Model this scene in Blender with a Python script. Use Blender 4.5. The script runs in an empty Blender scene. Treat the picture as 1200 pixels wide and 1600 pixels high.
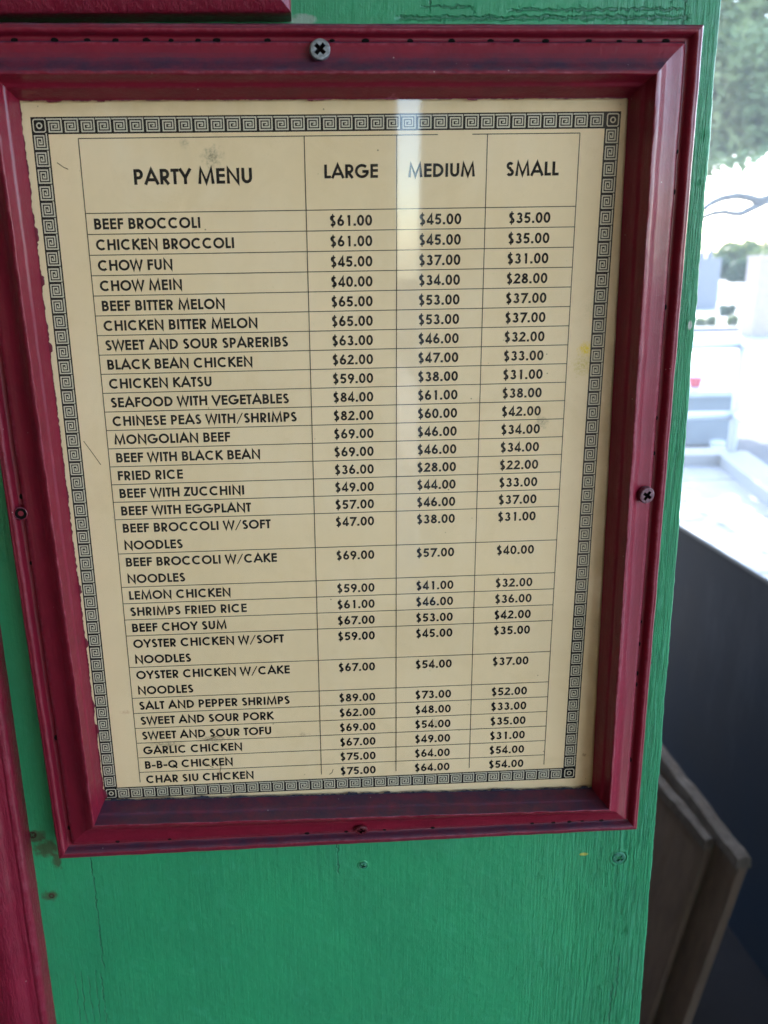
import bpy, bmesh, math, random
from mathutils import Vector, Matrix, noise
random.seed(7)
R = math.radians
scene = bpy.context.scene
col = scene.collection

# ------------------------------------------------------------------ camera
U = 0.005135                       # one border cell of the printed menu, in metres
CU = (16.52454, 8.5574, -54.2021)  # camera in menu units (x right, y down, z into the wall)
Z0 = 1.5 + CU[1] * U               # height of the menu's top left border corner above the floor
ROT = [[0.9987224693759652, 0.016593642822822562, -0.04772923822399546],
       [-0.028562314403531557, 0.9645584070338618, -0.2623190302212423],
       [0.04168480969715627, 0.26334716713526235, 0.9638001069736111]]
F, CX, CY = 1250.3, 534.885, 740.901

def W(x, y, z=0.0):                # menu units -> world
    return Vector((U * x, U * z, Z0 - U * y))

cd = bpy.data.cameras.new('camera'); cam = bpy.data.objects.new('camera', cd); col.objects.link(cam)
def cv2w(r): return Vector((r[0], r[2], -r[1]))
right, down, fwd = [cv2w(r) for r in ROT]
m = Matrix((right, -down, -fwd)).transposed().to_4x4()
m.translation = W(*CU)
cam.matrix_world = m
cd.sensor_fit = 'HORIZONTAL'; cd.sensor_width = 36.0; cd.lens = F / 1200 * 36
cd.shift_x = (600 - CX) / 1200; cd.shift_y = (CY - 800) / 1200
cd.clip_start = 0.01; cd.clip_end = 2000
cd.dof.use_dof = True; cd.dof.focus_distance = 0.290; cd.dof.aperture_fstop = 20
scene.camera = cam
CW = W(*CU)
def ray(u, v):
    d = right * ((u - CX) / F) + down * ((v - CY) / F) + fwd
    return d
def at_z(u, v, z):
    d = ray(u, v); return CW + d * ((z - CW.z) / d.z)
def at_y(u, v, y):
    d = ray(u, v); return CW + d * ((y - CW.y) / d.y)

# ------------------------------------------------------------------ light
SUN_AZ, SUN_EL = R(25), R(48)      # azimuth from +Y towards +X
world = bpy.data.worlds.new('World'); scene.world = world; world.use_nodes = True
nt = world.node_tree
bg = nt.nodes['Background']
sky = nt.nodes.new('ShaderNodeTexSky'); sky.sky_type = 'NISHITA'; sky.sun_disc = False
sky.sun_elevation = SUN_EL; sky.sun_rotation = SUN_AZ
nt.links.new(sky.outputs[0], bg.inputs[0]); bg.inputs[1].default_value = 0.15
sd = bpy.data.lights.new('sun', 'SUN'); sd.energy = 2.4; sd.angle = R(0.5); sd.color = (1, .95, .87)
sun = bpy.data.objects.new('sun', sd); col.objects.link(sun)
sdir = Vector((math.sin(SUN_AZ) * math.cos(SUN_EL), math.cos(SUN_AZ) * math.cos(SUN_EL), math.sin(SUN_EL)))
sun.rotation_euler = sdir.to_track_quat('Z', 'Y').to_euler(); sun.location = (3, 3, 6)
vs = scene.view_settings
vs.view_transform = 'Standard'; vs.look = 'None'; vs.exposure = 3.75; vs.gamma = 1
cy = scene.cycles
cy.use_denoising = True; cy.max_bounces = 10; cy.diffuse_bounces = 6; cy.transparent_max_bounces = 16
cy.use_adaptive_sampling = False; cy.sample_clamp_indirect = 6
cy.caustics_reflective = False; cy.caustics_refractive = False

# ------------------------------------------------------------------ helpers
def tag(o, label=None, cat=None, group=None, kind=None):
    if label: o['label'] = label
    if cat: o['category'] = cat
    if group: o['group'] = group
    if kind: o['kind'] = kind
    return o
def empty(name, loc=(0, 0, 0)):
    o = bpy.data.objects.new(name, None); o.empty_display_size = .05; o.location = loc; col.objects.link(o)
    return o
class MB:
    def __init__(s): s.v = []; s.f = []; s.m = []
    def add(s, vs_, fs, mi=0):
        b = len(s.v); s.v += [tuple(v) for v in vs_]; s.f += [tuple(i + b for i in f) for f in fs]; s.m += [mi] * len(fs)
    def quad(s, a, b, c, d, mi=0): s.add([a, b, c, d], [(0, 1, 2, 3)], mi)
    def box(s, c, sz, mi=0, rz=0):
        c = Vector(c); h = Vector(sz) / 2; q = Matrix.Rotation(rz, 3, 'Z')
        p = [c + q @ Vector((x * h.x, y * h.y, z * h.z)) for z in (-1, 1) for x, y in ((-1, -1), (1, -1), (1, 1), (-1, 1))]
        s.add(p, [(3, 2, 1, 0), (4, 5, 6, 7), (0, 1, 5, 4), (1, 2, 6, 5), (2, 3, 7, 6), (3, 0, 4, 7)], mi)
    def bar(s, a, b, w, h=None, mi=0):
        a, b = Vector(a), Vector(b); h = h or w; d = (b - a).normalized()
        sx = d.cross(Vector((0, 0, 1)))
        if sx.length < .01: sx = Vector((1, 0, 0))
        sx.normalize(); sy = sx.cross(d).normalized()
        p = [q + sx * i * w / 2 + sy * j * h / 2 for q in (a, b) for i, j in ((-1, -1), (1, -1), (1, 1), (-1, 1))]
        s.add(p, [(3, 2, 1, 0), (4, 5, 6, 7), (0, 1, 5, 4), (1, 2, 6, 5), (2, 3, 7, 6), (3, 0, 4, 7)], mi)
    def tube(s, pts, rad, n=8, mi=0):
        pts = [Vector(p) for p in pts]; rings = []
        for i, p in enumerate(pts):
            d = (pts[min(i + 1, len(pts) - 1)] - pts[max(i - 1, 0)]).normalized()
            sx = d.cross(Vector((0.13, .2, 1))).normalized(); sy = d.cross(sx)
            r = rad[i] if isinstance(rad, (list, tuple)) else rad
            rings.append([p + (sx * math.cos(6.2832 * k / n) + sy * math.sin(6.2832 * k / n)) * r for k in range(n)])
        v = [q for rg in rings for q in rg]; f = []
        for i in range(len(pts) - 1):
            for k in range(n):
                f.append((i * n + k, i * n + (k + 1) % n, (i + 1) * n + (k + 1) % n, (i + 1) * n + k))
        f.append(tuple(range(n - 1, -1, -1))); f.append(tuple((len(pts) - 1) * n + k for k in range(n)))
        s.add(v, f, mi)
    def build(s, name, mats, parent=None, smooth=False, loc=None):
        me = bpy.data.meshes.new(name)
        if loc is not None: vv = [(a - loc[0], b - loc[1], c - loc[2]) for a, b, c in s.v]
        else: vv = s.v
        me.from_pydata(vv, [], s.f)
        for mt in (mats if isinstance(mats, (list, tuple)) else [mats]): me.materials.append(mt)
        me.polygons.foreach_set('material_index', s.m)
        if smooth: me.polygons.foreach_set('use_smooth', [True] * len(me.polygons))
        me.update()
        o = bpy.data.objects.new(name, me); col.objects.link(o)
        if parent: o.parent = parent
        elif loc is not None: o.location = loc
        return o

# material builder -------------------------------------------------
class Mat:
    def __init__(s, name, color=(.5, .5, .5), rough=.5, spec=.5, metal=0):
        s.m = bpy.data.materials.new(name); s.m.use_nodes = True; s.t = s.m.node_tree
        s.b = s.t.nodes['Principled BSDF']; s.b.inputs['Base Color'].default_value = (*color, 1)
        s.b.inputs['Roughness'].default_value = rough; s.b.inputs['Specular IOR Level'].default_value = spec
        s.b.inputs['Metallic'].default_value = metal
        s.c = s.rgb(color); s._bump = None
    def N(s, t, **k):
        n = s.t.nodes.new(t)
        for a, b in k.items(): setattr(n, a, b)
        return n
    def L(s, a, b): s.t.links.new(a, b)
    def rgb(s, c):
        n = s.N('ShaderNodeRGB'); n.outputs[0].default_value = (*c, 1); return n.outputs[0]
    def pos(s):
        if not hasattr(s, '_p'):
            s._p = s.N('ShaderNodeNewGeometry')
        return s._p.outputs['Position']
    def plane(s):   # world position -> menu units (x, y down, z)
        if not hasattr(s, '_pl'):
            a = s.N('ShaderNodeVectorMath', operation='SUBTRACT'); s.L(s.pos(), a.inputs[0]); a.inputs[1].default_value = (0, 0, Z0)
            b = s.N('ShaderNodeVectorMath', operation='MULTIPLY'); s.L(a.outputs[0], b.inputs[0]); b.inputs[1].default_value = (1 / U, 1 / U, -1 / U)
            s._pl = b.outputs[0]
        return s._pl
    def scale(s, vec, sc):
        b = s.N('ShaderNodeVectorMath', operation='MULTIPLY'); s.L(vec, b.inputs[0]); b.inputs[1].default_value = sc; return b.outputs[0]
    def noise(s, vec, scale=1, detail=3, rough=.5, dist=0):
        n = s.N('ShaderNodeTexNoise'); s.L(vec, n.inputs['Vector']); n.inputs['Scale'].default_value = scale
        n.inputs['Detail'].default_value = detail; n.inputs['Roughness'].default_value = rough; n.inputs['Distortion'].default_value = dist
        return n.outputs['Fac']
    def ramp(s, x, lo, hi, a=0., b=1.):
        n = s.N('ShaderNodeMapRange'); s.L(x, n.inputs[0]); n.inputs[1].default_value = lo; n.inputs[2].default_value = hi
        n.inputs[3].default_value = a; n.inputs[4].default_value = b; return n.outputs[0]
    def math(s, op, a, b=None, c=None):
        n = s.N('ShaderNodeMath', operation=op)
        for i, x in enumerate((a, b, c)):
            if x is None: continue
            if isinstance(x, (int, float)): n.inputs[i].default_value = x
            else: s.L(x, n.inputs[i])
        return n.outputs[0]
    def mix(s, fac, a, b):
        n = s.N('ShaderNodeMix', data_type='RGBA')
        if isinstance(fac, (int, float)): n.inputs[0].default_value = fac
        else: s.L(fac, n.inputs[0])
        for i, x in ((6, a), (7, b)):
            if isinstance(x, tuple): n.inputs[i].default_value = (*x, 1)
            else: s.L(x, n.inputs[i])
        return n.outputs[2]
    def over(s, fac, c): s.c = s.mix(fac, s.c, c)
    def spot(s, x, y, rx, ry, jag=.35, nscale=3.0, soft=.25):   # blot in menu units
        p = s.plane(); sep = s.N('ShaderNodeSeparateXYZ'); s.L(p, sep.inputs[0])
        a = s.math('DIVIDE', s.math('SUBTRACT', sep.outputs[0], float(x)), float(rx))
        b = s.math('DIVIDE', s.math('SUBTRACT', sep.outputs[2], float(y)), float(ry))
        r = s.math('SQRT', s.math('ADD', s.math('MULTIPLY', a, a), s.math('MULTIPLY', b, b)))
        n = s.noise(p, nscale, 4, .6)
        r = s.math('ADD', r, s.math('MULTIPLY', s.math('SUBTRACT', n, .5), jag * 4))
        return s.ramp(r, 1.0 + soft, 1.0 - soft)
    def bump(s, h, strength=.3, dist=.001):
        n = s.N('ShaderNodeBump'); n.inputs['Strength'].default_value = strength; n.inputs['Distance'].default_value = dist
        s.L(h, n.inputs['Height'])
        if s._bump: s.L(s._bump, n.inputs['Normal'])
        s._bump = n.outputs[0]; s.L(s._bump, s.b.inputs['Normal'])
    def rough(s, x): s.L(x, s.b.inputs['Roughness'])
    def done(s): s.L(s.c, s.b.inputs['Base Color']); return s.m

def plain(name, c, rough=.6, spec=.4, metal=0, var=.15, sc=8, bump=.1):
    m = Mat(name, c, rough, spec, metal)
    n = m.noise(m.pos(), sc, 5, .6)
    m.over(m.ramp(n, .35, .7), tuple(x * (1 - var) for x in c))
    m.bump(n, bump, .01)
    return m.done()

# -- maroon paint: brushed, glossy, dusty where it faces up
def maroon(name, base=(.19, .008, .024), dust=(.030, .024, .050), dustamt=.9, peel=0):
    m = Mat(name, base, .4, .24)
    p = m.plane()
    n1 = m.noise(p, .35, 4, .6); m.over(m.ramp(n1, .35, .75, 0, .55), tuple(x * .62 for x in base))
    n2 = m.noise(p, 2.6, 5, .65); m.over(m.ramp(n2, .55, .8, 0, .4), (base[0] * 1.25, base[1] * 2.2, base[2] * 2.0))
    g = m.N('ShaderNodeSeparateXYZ'); m.L(m._p.outputs['True Normal'], g.inputs[0])
    up = m.ramp(g.outputs[2], .12, .65)
    nd = m.noise(p, .8, 5, .6); nd2 = m.noise(p, 9, 3, .6)
    d = m.math('MULTIPLY', up, m.ramp(m.math('ADD', nd, m.math('MULTIPLY', nd2, .35)), .42, .85, .35, 1))
    d = m.math('MULTIPLY', d, dustamt)
    m.over(d, dust)
    # pale specks of grit
    v = m.N('ShaderNodeTexVoronoi'); m.L(p, v.inputs['Vector']); v.inputs['Scale'].default_value = 1.1
    sp = m.ramp(v.outputs['Distance'], .055, .03)
    m.over(m.math('MULTIPLY', sp, m.ramp(m.noise(p, .6, 2), .55, .62)), (.42, .33, .30))
    m.b.inputs['Coat Weight'].default_value = .30; m.b.inputs['Coat Roughness'].default_value = .16
    wear_glint = m.math('MULTIPLY', m.ramp(m._p.outputs['Pointiness'], .515, .56), m.ramp(m.noise(m.scale(p, (1, 1, 1)), 1.6, 5, .75), .44, .62))
    m.over(m.math('MULTIPLY', wear_glint, .45), (.42, .12, .17))  # pink wear on raised edges, their gloss highlights painted in with it
    m.rough(m.math('ADD', m.ramp(n2, .3, .7, .35, .5), m.math('MULTIPLY', d, .4)))
    # fine roller / brush relief
    m.bump(m.noise(p, 7, 3, .6), .22, .0004); m.bump(m.noise(p, .9, 3, .5), .25, .0012)
    m.bump(m.noise(m.scale(p, (5, 5, .35)), 1, 4, .6), .2, .0006)          # brush drag along the stiles
    if peel:
        pk = m.noise(m.scale(p, (3.0, 3, .45)), 1.0, 4, .65, .3); m.bump(m.ramp(pk, .44, .56), .35, .0010)
    return m.done()
M_maroon = maroon('maroon_paint')
M_maroon2 = maroon('maroon_gloss_paint', (.18, .007, .024), dustamt=.25, peel=1)

# -- green painted wood
def green():
    base = (.022, .27, .108)
    m = Mat('green_wood_paint', base, .42, .4)
    p = m.plane()
    n1 = m.noise(p, .12, 4, .6); m.over(m.ramp(n1, .35, .7, 0, .7), (.026, .225, .10))
    m.over(m.ramp(m.noise(m.scale(p, (.8, 1, .07)), 1, 4, .6), .42, .72, 0, .3), (.03, .30, .125))
    m.over(m.ramp(m.noise(p, .055, 3, .55), .45, .7, 0, .6), (.018, .20, .088))
    n0 = m.noise(p, .5, 5, .7); m.over(m.ramp(n0, .55, .8, 0, .4), (.045, .33, .18))
    gr = m.noise(m.scale(p, (4.2, 1, .22)), 1.0, 6, .65, .3)      # vertical grain
    gr2 = m.noise(m.scale(p, (9, 1, .8)), 1.0, 4, .7)
    sep = m.N('ShaderNodeSeparateXYZ'); m.L(p, sep.inputs[0]); X, Y = sep.outputs[0], sep.outputs[2]
    # grain is strongest towards the right edge of the board
    edge = m.ramp(X, 33, 43, .09, 1.0)
    amp = m.math('MULTIPLY', edge, m.ramp(m.noise(p, .1, 2), .3, .6, .6, 1))
    h = m.math('MULTIPLY', m.math('ADD', m.ramp(gr, .38, .62), m.math('MULTIPLY', gr2, .45)), amp)
    m.over(m.math('MULTIPLY', m.ramp(gr, .50, .34, 0, .55), amp), (.012, .13, .075))
    m.over(m.math('MULTIPLY', m.ramp(gr, .56, .68, 0, .5), amp), (.09, .40, .26))
    # top: worn, cracked strip where an older panel ended
    nz = m.math('MULTIPLY', m.math('SUBTRACT', m.noise(p, .9, 5, .75), .5), 2.2)
    def band(coord, c, w, other, lo, hi):
        d = m.math('ABSOLUTE', m.math('ADD', m.math('SUBTRACT', coord, float(c)), nz))
        k = m.ramp(d, w, w * .25)
        return m.math('MULTIPLY', k, m.math('MULTIPLY', m.ramp(other, lo - .6, lo), m.ramp(other, hi + .6, hi)))
    nzs = m.math('MULTIPLY', m.math('SUBTRACT', m.noise(p, 1.6, 4, .7), .5), .7)
    def crack(coord, c, w, other, lo, hi):
        d = m.math('ABSOLUTE', m.math('ADD', m.math('SUBTRACT', coord, float(c)), nzs))
        k = m.ramp(d, w, w * .3)
        return m.math('MULTIPLY', k, m.math('MULTIPLY', m.ramp(other, lo - .4, lo), m.ramp(other, hi + .4, hi)))
    tot = None
    def acc(k):
        nonlocal tot
        tot = k if tot is None else m.math('MAXIMUM', tot, k)
    acc(crack(Y, -5.55, .17, X, 23, 41)); acc(crack(Y, -6.0, .12, X, 30, 40.5)); acc(crack(X, 40.9, .13, Y, -9, -5))
    acc(crack(Y, -6.2, .1, X, 24.6, 27.2)); acc(crack(X, 24.8, .12, Y, -9, -6.2))
    acc(crack(X, -1.9, .06, Y, 53.2, 66)); acc(crack(X, 18.0, .07, Y, 53.2, 57.4))
    acc(crack(X, 42.3, .09, Y, 68, 72)); acc(crack(X, 41.9, .10, Y, 71, 77)); acc(crack(Y, 53.9, .06, X, 24, 30))
    for x0 in (-4.4, -3.9, -3.3, -2.7, -2.2): acc(crack(X, x0, .045, Y, 66.5 + random.random(), 76))
    m.over(m.math('MULTIPLY', tot, .5), (.006, .05, .03))
    chip = m.math('MULTIPLY', m.ramp(m.noise(p, 1.5, 5, .75), .6, .68), m.math('MULTIPLY', m.ramp(Y, -4.8, -5.6), m.ramp(X, 22, 28)))
    m.over(m.math('MULTIPLY', chip, .6), (.01, .09, .05))
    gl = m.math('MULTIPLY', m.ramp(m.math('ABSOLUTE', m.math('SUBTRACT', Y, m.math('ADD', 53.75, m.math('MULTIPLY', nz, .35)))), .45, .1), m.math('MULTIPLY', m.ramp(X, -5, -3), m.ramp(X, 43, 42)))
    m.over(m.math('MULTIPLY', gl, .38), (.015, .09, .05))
    dr = m.math('MULTIPLY', m.ramp(m.noise(m.scale(p, (1.1, 1, .03)), 1, 3, .6), .60, .72), m.math('MULTIPLY', m.ramp(Y, 52, 54), m.ramp(Y, 66, 54)))
    m.over(m.math('MULTIPLY', dr, .3), (.015, .12, .07))
    # rusty / mouldy stains by the lower left screws
    for x, y, rx, ry in ((-6.1, 52.7, .75, .5), (-5.3, 53.9, .9, .8), (-5.5, 58.5, .55, .45), (-4.6, 55, .35, .8)):
        m.over(m.math('MULTIPLY', m.spot(x, y, rx, ry, .5, 2.2, .3), .75), (.05, .035, .015))
    m.over(m.math('MULTIPLY', m.spot(38.5, 57.0, .35, .14, .3, 3), .8), (.45, .40, .06))
    m.over(m.math('MULTIPLY', m.spot(43.2, 13.6, .14, .3, .2, 3), .9), (.5, .55, .5))
    m.over(m.math('MULTIPLY', m.spot(42.6, 39.5, .15, .15, .2, 3), .9), (.01, .04, .03))
    m.over(m.math('MULTIPLY', m.spot(42.0, 48.5, .22, .2, .2, 3), .9), (.01, .04, .03))
    m.over(m.math('MULTIPLY', m.spot(16.9, -5.5, .8, .3, .4, 2), .6), (.35, .38, .34))
    m.bump(h, .65, .0011)
    m.bump(m.math('SUBTRACT', 1.0, m.math('MAXIMUM', tot, chip)), .6, .0012)
    m.bump(m.noise(p, 1.1, 4, .6), .3, .0014); m.bump(m.noise(p, 9, 3, .6), .18, .0003)
    m.rough(m.ramp(m.noise(p, 2, 3), .3, .7, .33, .5))
    return m.done()
M_green = green()

def paper():
    base = (.86, .66, .40)
    m = Mat('cream_paper', base, .55, .35); p = m.plane()
    sep = m.N('ShaderNodeSeparateXYZ'); m.L(p, sep.inputs[0]); X, Y = sep.outputs[0], sep.outputs[2]
    m.over(m.ramp(m.noise(p, .09, 3, .6), .35, .7, 0, .35), (.79, .59, .31))
    m.over(m.ramp(m.noise(m.scale(p, (1.2, 1, .15)), .5, 4, .6), .45, .75, 0, .25), (.88, .70, .45))
    # yellow-brown ageing and painted shade at the right and top rim of the sheet
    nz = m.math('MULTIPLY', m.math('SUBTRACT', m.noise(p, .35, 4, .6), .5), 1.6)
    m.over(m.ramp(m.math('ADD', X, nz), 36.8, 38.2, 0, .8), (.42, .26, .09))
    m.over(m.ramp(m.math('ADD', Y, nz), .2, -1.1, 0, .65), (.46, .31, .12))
    m.over(m.ramp(m.noise(p, .16, 5, .7, 1.0), .50, .72, 0, .35), (.70, .50, .25))
    m.over(m.ramp(m.noise(m.scale(p, (1, 1, .5)), .3, 4, .6), .5, .75, 0, .3), (.88, .74, .52))
    # fine dirt
    m.over(m.ramp(m.noise(p, .07, 3, .5), .4, .65, 0, .35), (.74, .55, .30))
    v = m.N('ShaderNodeTexVoronoi'); m.L(p, v.inputs['Vector']); v.inputs['Scale'].default_value = .9
    sp = m.math('MULTIPLY', m.ramp(v.outputs['Distance'], .06, .03), m.ramp(m.noise(p, .4, 2), .5, .58))
    m.over(m.math('MULTIPLY', sp, .75), (.08, .05, .02))
    m.over(m.math('MULTIPLY', m.ramp(m.noise(p, 5, 4, .7), .60, .75), .18), (.3, .22, .1))
    for x, y, rx, ry, c, a, j in ((11.0, 2.4, .42, .4, (.16, .14, .08), .6, 1.0), (11.05, 2.35, .2, .18, (.14, .12, .07), .5, .6), (9.3, 1.6, .2, .2, (.2, .17, .1), .5, .6),
                            (35.75, 15.0, .42, .34, (.85, .60, .01), 1.0, .4), (35.75, 15.0, .3, .2, (.85, .60, .01), 1.0, .3), (35.7, 16.1, .6, .5, (.62, .46, .10), .8, .6),
                            (36.2, 12.3, .5, .5, (.45, .40, .2), .4, .6), (32.9, 20.0, .3, .3, (.12, .1, .06), .6, .9),
                            (8.6, 44.1, .8, .22, (.12, .09, .05), .7, .9), (5.0, 44.4, .8, .2, (.14, .10, .05), .7, .9),
                            (38.4, 44.0, .12, .45, (.12, .06, .03), .8, .5), (37.6, 46.9, .12, .12, (.2, .08, .03), .8, .5),
                            (25.7, 43.5, .2, .3, (.15, .1, .06), .5, .9), (2.2, 41.5, .3, .12, (.5, .2, .1), .4, .9),
                            (15.5, 44.0, .3, .12, (.2, .1, .06), .4, .9)):
        m.over(m.math('MULTIPLY', m.math('MULTIPLY', m.spot(x, y, rx * 1.15, ry * 1.15, j, 3.2, .55), m.ramp(m.noise(p, 7, 4, .7), .40, .62, .15, 1)), a), c)
    m.bump(m.noise(p, .12, 2), .12, .003)
    return m.done()
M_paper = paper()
M_ink = plain('black_ink', (.012, .009, .008), .8, .1, var=.5, sc=900, bump=0)
M_line = plain('thin_black_ink', (.03, .024, .018), .5, .3, var=.3, sc=700, bump=0)
M_pale = plain('pale_print', (.60, .54, .40), .6, .3, var=.1, sc=200, bump=0)
M_dark = plain('dark_hole', (.006, .004, .004), .9, .1)
M_metal = plain('weathered_screw_metal', (.30, .31, .32), .42, .5, .55, var=.45, sc=900, bump=.3)
M_screwpaint = plain('mauve_painted_metal', (.14, .045, .065), .42, .5, .1, var=.4, sc=900, bump=.3)
M_screwred = plain('red_painted_metal', (.13, .010, .020), .35, .5, var=.4, sc=900, bump=.3)
M_screwgreen = plain('green_painted_metal', (.03, .24, .14), .4, .5, var=.5, sc=700, bump=.4)

def glass(name, dust_amt, dust_col, streak=False):
    m = bpy.data.materials.new(name); m.use_nodes = True; t = m.node_tree; t.nodes.clear()
    N = t.nodes.new; L = t.links.new
    out = N('ShaderNodeOutputMaterial'); tr = N('ShaderNodeBsdfTransparent'); gl = N('ShaderNodeBsdfGlossy'); gl.inputs['Roughness'].default_value = .03
    g0 = N('ShaderNodeNewGeometry'); dt = N('ShaderNodeVectorMath'); dt.operation = 'DOT_PRODUCT'; L(g0.outputs['Incoming'], dt.inputs[0]); L(g0.outputs['Normal'], dt.inputs[1])
    def mt(op, a, b=None):      # Schlick reflectance, the same from both sides of the thin pane
        q = N('ShaderNodeMath'); q.operation = op
        for i, x in enumerate((a, b)):
            if x is None: continue
            if isinstance(x, (int, float)): q.inputs[i].default_value = x
            else: L(x, q.inputs[i])
        return q.outputs[0]
    fr = mt('ADD', mt('MULTIPLY', mt('POWER', mt('SUBTRACT', 1.0, mt('ABSOLUTE', dt.outputs['Value'])), 5.0), .95), .045)
    mx = N('ShaderNodeMixShader'); L(fr, mx.inputs[0]); L(tr.outputs[0], mx.inputs[1]); L(gl.outputs[0], mx.inputs[2])
    df = N('ShaderNodeBsdfDiffuse'); df.inputs[0].default_value = (*dust_col, 1)
    tl = N('ShaderNodeBsdfTranslucent'); tl.inputs[0].default_value = (*dust_col, 1)
    dm = N('ShaderNodeMixShader'); L(df.outputs[0], dm.inputs[1]); L(tl.outputs[0], dm.inputs[2])
    g = N('ShaderNodeNewGeometry'); mp = N('ShaderNodeMapping'); L(g.outputs['Position'], mp.inputs[0])
    mp.inputs['Scale'].default_value = (60, 260, 7) if streak else (60, 60, 60)
    n = N('ShaderNodeTexNoise'); L(mp.outputs[0], n.inputs[0]); n.inputs['Detail'].default_value = 4
    mr = N('ShaderNodeMapRange'); L(n.outputs[0], mr.inputs[0]); mr.inputs[1].default_value = .3; mr.inputs[2].default_value = .7
    mr.inputs[3].default_value = dust_amt[0]; mr.inputs[4].default_value = dust_amt[1]
    m2 = N('ShaderNodeMixShader'); L(mr.outputs[0], m2.inputs[0]); L(mx.outputs[0], m2.inputs[1]); L(dm.outputs[0], m2.inputs[2])
    L(m2.outputs[0], out.inputs[0]); return m
M_glass = glass('picture_glass', (.0, .016), (.6, .6, .6))
M_pane = glass('streaked_window_glass', (.045, .10), (.78, .84, .9), True)

# ------------------------------------------------------------------ setting: ground, added porch shell
_f = Mat('pale_concrete_floor', (.30, .29, .275), .8, .2)
_f.over(_f.ramp(_f.noise(_f.pos(), 2.2, 5, .65), .4, .7, 0, .8), (.22, .215, .205))
_b = _f.N('ShaderNodeTexBrick'); _f.L(_f.pos(), _b.inputs['Vector']); _b.inputs['Scale'].default_value = 1; _b.inputs['Brick Width'].default_value = .8
_b.inputs['Row Height'].default_value = .8; _b.inputs['Mortar Size'].default_value = .012; _b.offset = 0
_f.over(_b.outputs['Fac'], (.10, .10, .10)); M_floor = _f.done()
M_apron = plain('sun_bleached_concrete', (.27, .26, .25), .85, .2, var=.12, sc=1.5)
M_asphalt = Mat('shade_mottled_asphalt', (.028, .034, .044), .85, .3)
_n = M_asphalt.noise(M_asphalt.scale(M_asphalt.pos(), (.8, 2.2, 1)), 1.3, 5, .7, .8)
M_asphalt.over(M_asphalt.ramp(_n, .5, .6), (.065, .073, .085)); M_asphalt = M_asphalt.done()  # mottling paints blotchy tree shade into the asphalt colour
M_ceiling = plain('cream_ceiling_paint', (.74, .68, .56), .7, .3)
M_backwall = plain('tan_wall_paint', (.36, .29, .21), .8, .2)
M_sidewall = plain('brown_wall_paint', (.035, .028, .024), .8, .2)
M_slate = Mat('dark_slate_paint', (.030, .050, .088), .6, .3)
_p = M_slate.pos(); M_slate.over(M_slate.ramp(M_slate.noise(_p, 2.5, 3, .6), .4, .65), (.040, .054, .080))
M_slate.over(M_slate.ramp(M_slate.noise(M_slate.scale(_p, (1, 1, .3)), 8, 5, .7), .52, .7, 0, .5), (.07, .095, .14))
M_slate = M_slate.done()

def sheet(name, x0, x1, y0, y1, z, mat, **k):
    b = MB(); b.quad((x0, y0, z), (x1, y0, z), (x1, y1, z), (x0, y1, z)); return tag(b.build(name, mat), kind='structure', **k)
kerb_l = at_z(1070, 722, .0); kerb_c = at_z(1140, 721, .0); kerb_r = at_z(1200, 768, .0)
sheet('ground', -300, 300, -60, 600, -.25, M_asphalt)
# terrace slab with its outer kerb
def line_pt(a, b, t): return a + (b - a) * t
kdir1 = (kerb_l - kerb_c).normalized(); kdir2 = (kerb_r - kerb_c).normalized()
A = kerb_c + kdir1 * 12; B = kerb_c.copy(); Cc = kerb_c + kdir2 * 9
b = MB()
poly = [Vector((-6, -14, 0)), Vector((Cc.x, -14, 0)), Cc, B, A]
n = len(poly)
b.add(poly + [p - Vector((0, 0, .3)) for p in poly], [tuple(range(n))] + [(i, i + n, (i + 1) % n + n, (i + 1) % n) for i in range(n)])
tag(b.build('terrace_floor', M_floor), kind='structure')
kb = MB()
kb.bar(A + Vector((0, 0, .03)), B + Vector((0, 0, .03)), .22, .10); kb.bar(B + Vector((0, 0, .031)), Cc + Vector((0, 0, .031)), .22, .10)
tag(kb.build('kerb', M_apron), kind='structure')
sheet('pavement', -60, 60, 9.4, 60, -.246, M_apron)
# unseen roof, walls and post added to shape light and the reflected bright gap
SHADE_MAT = plain("floor_shade", (.026, .026, .03), .9, .2)  # shade put into the colour of the floor sheet
b = MB(); b.box((.185, 1.62, 1.25), (.03, 3.15, 2.5)); tag(b.build('added_inner_wall', M_sidewall), kind='structure')  # unseen wall added to keep light off the half wall
b = MB(); b.box((-.75, -.10, 2.55), (6.1, 6.3, .08)); tag(b.build('added_ceiling', M_ceiling), kind='structure')  # unseen, added to block sun and bounce pale light onto the board
b = MB(); b.box((-1.673, -2.9, 1.25), (4.234, .06, 2.5)); b.box((1.10, -2.9, 1.25), (.92, .06, 2.5))
tag(b.build('added_back_wall', M_backwall), kind='structure')  # unseen wall added for its reflected gap and warm fill on the board
b = MB(); b.box((.675, -3.35, 1.25), (.15, .10, 2.5)); tag(b.build('added_post', plain('white_post_paint', (.80, .79, .76), .7)), kind='structure')  # unseen post added to dim one side of the reflected band
b = MB(); b.box((-3.1, -1.3, 1.25), (.06, 3.2, 2.5)); tag(b.build('added_side_wall', M_sidewall), kind='structure')  # unseen wall added so the light comes from the right

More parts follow.
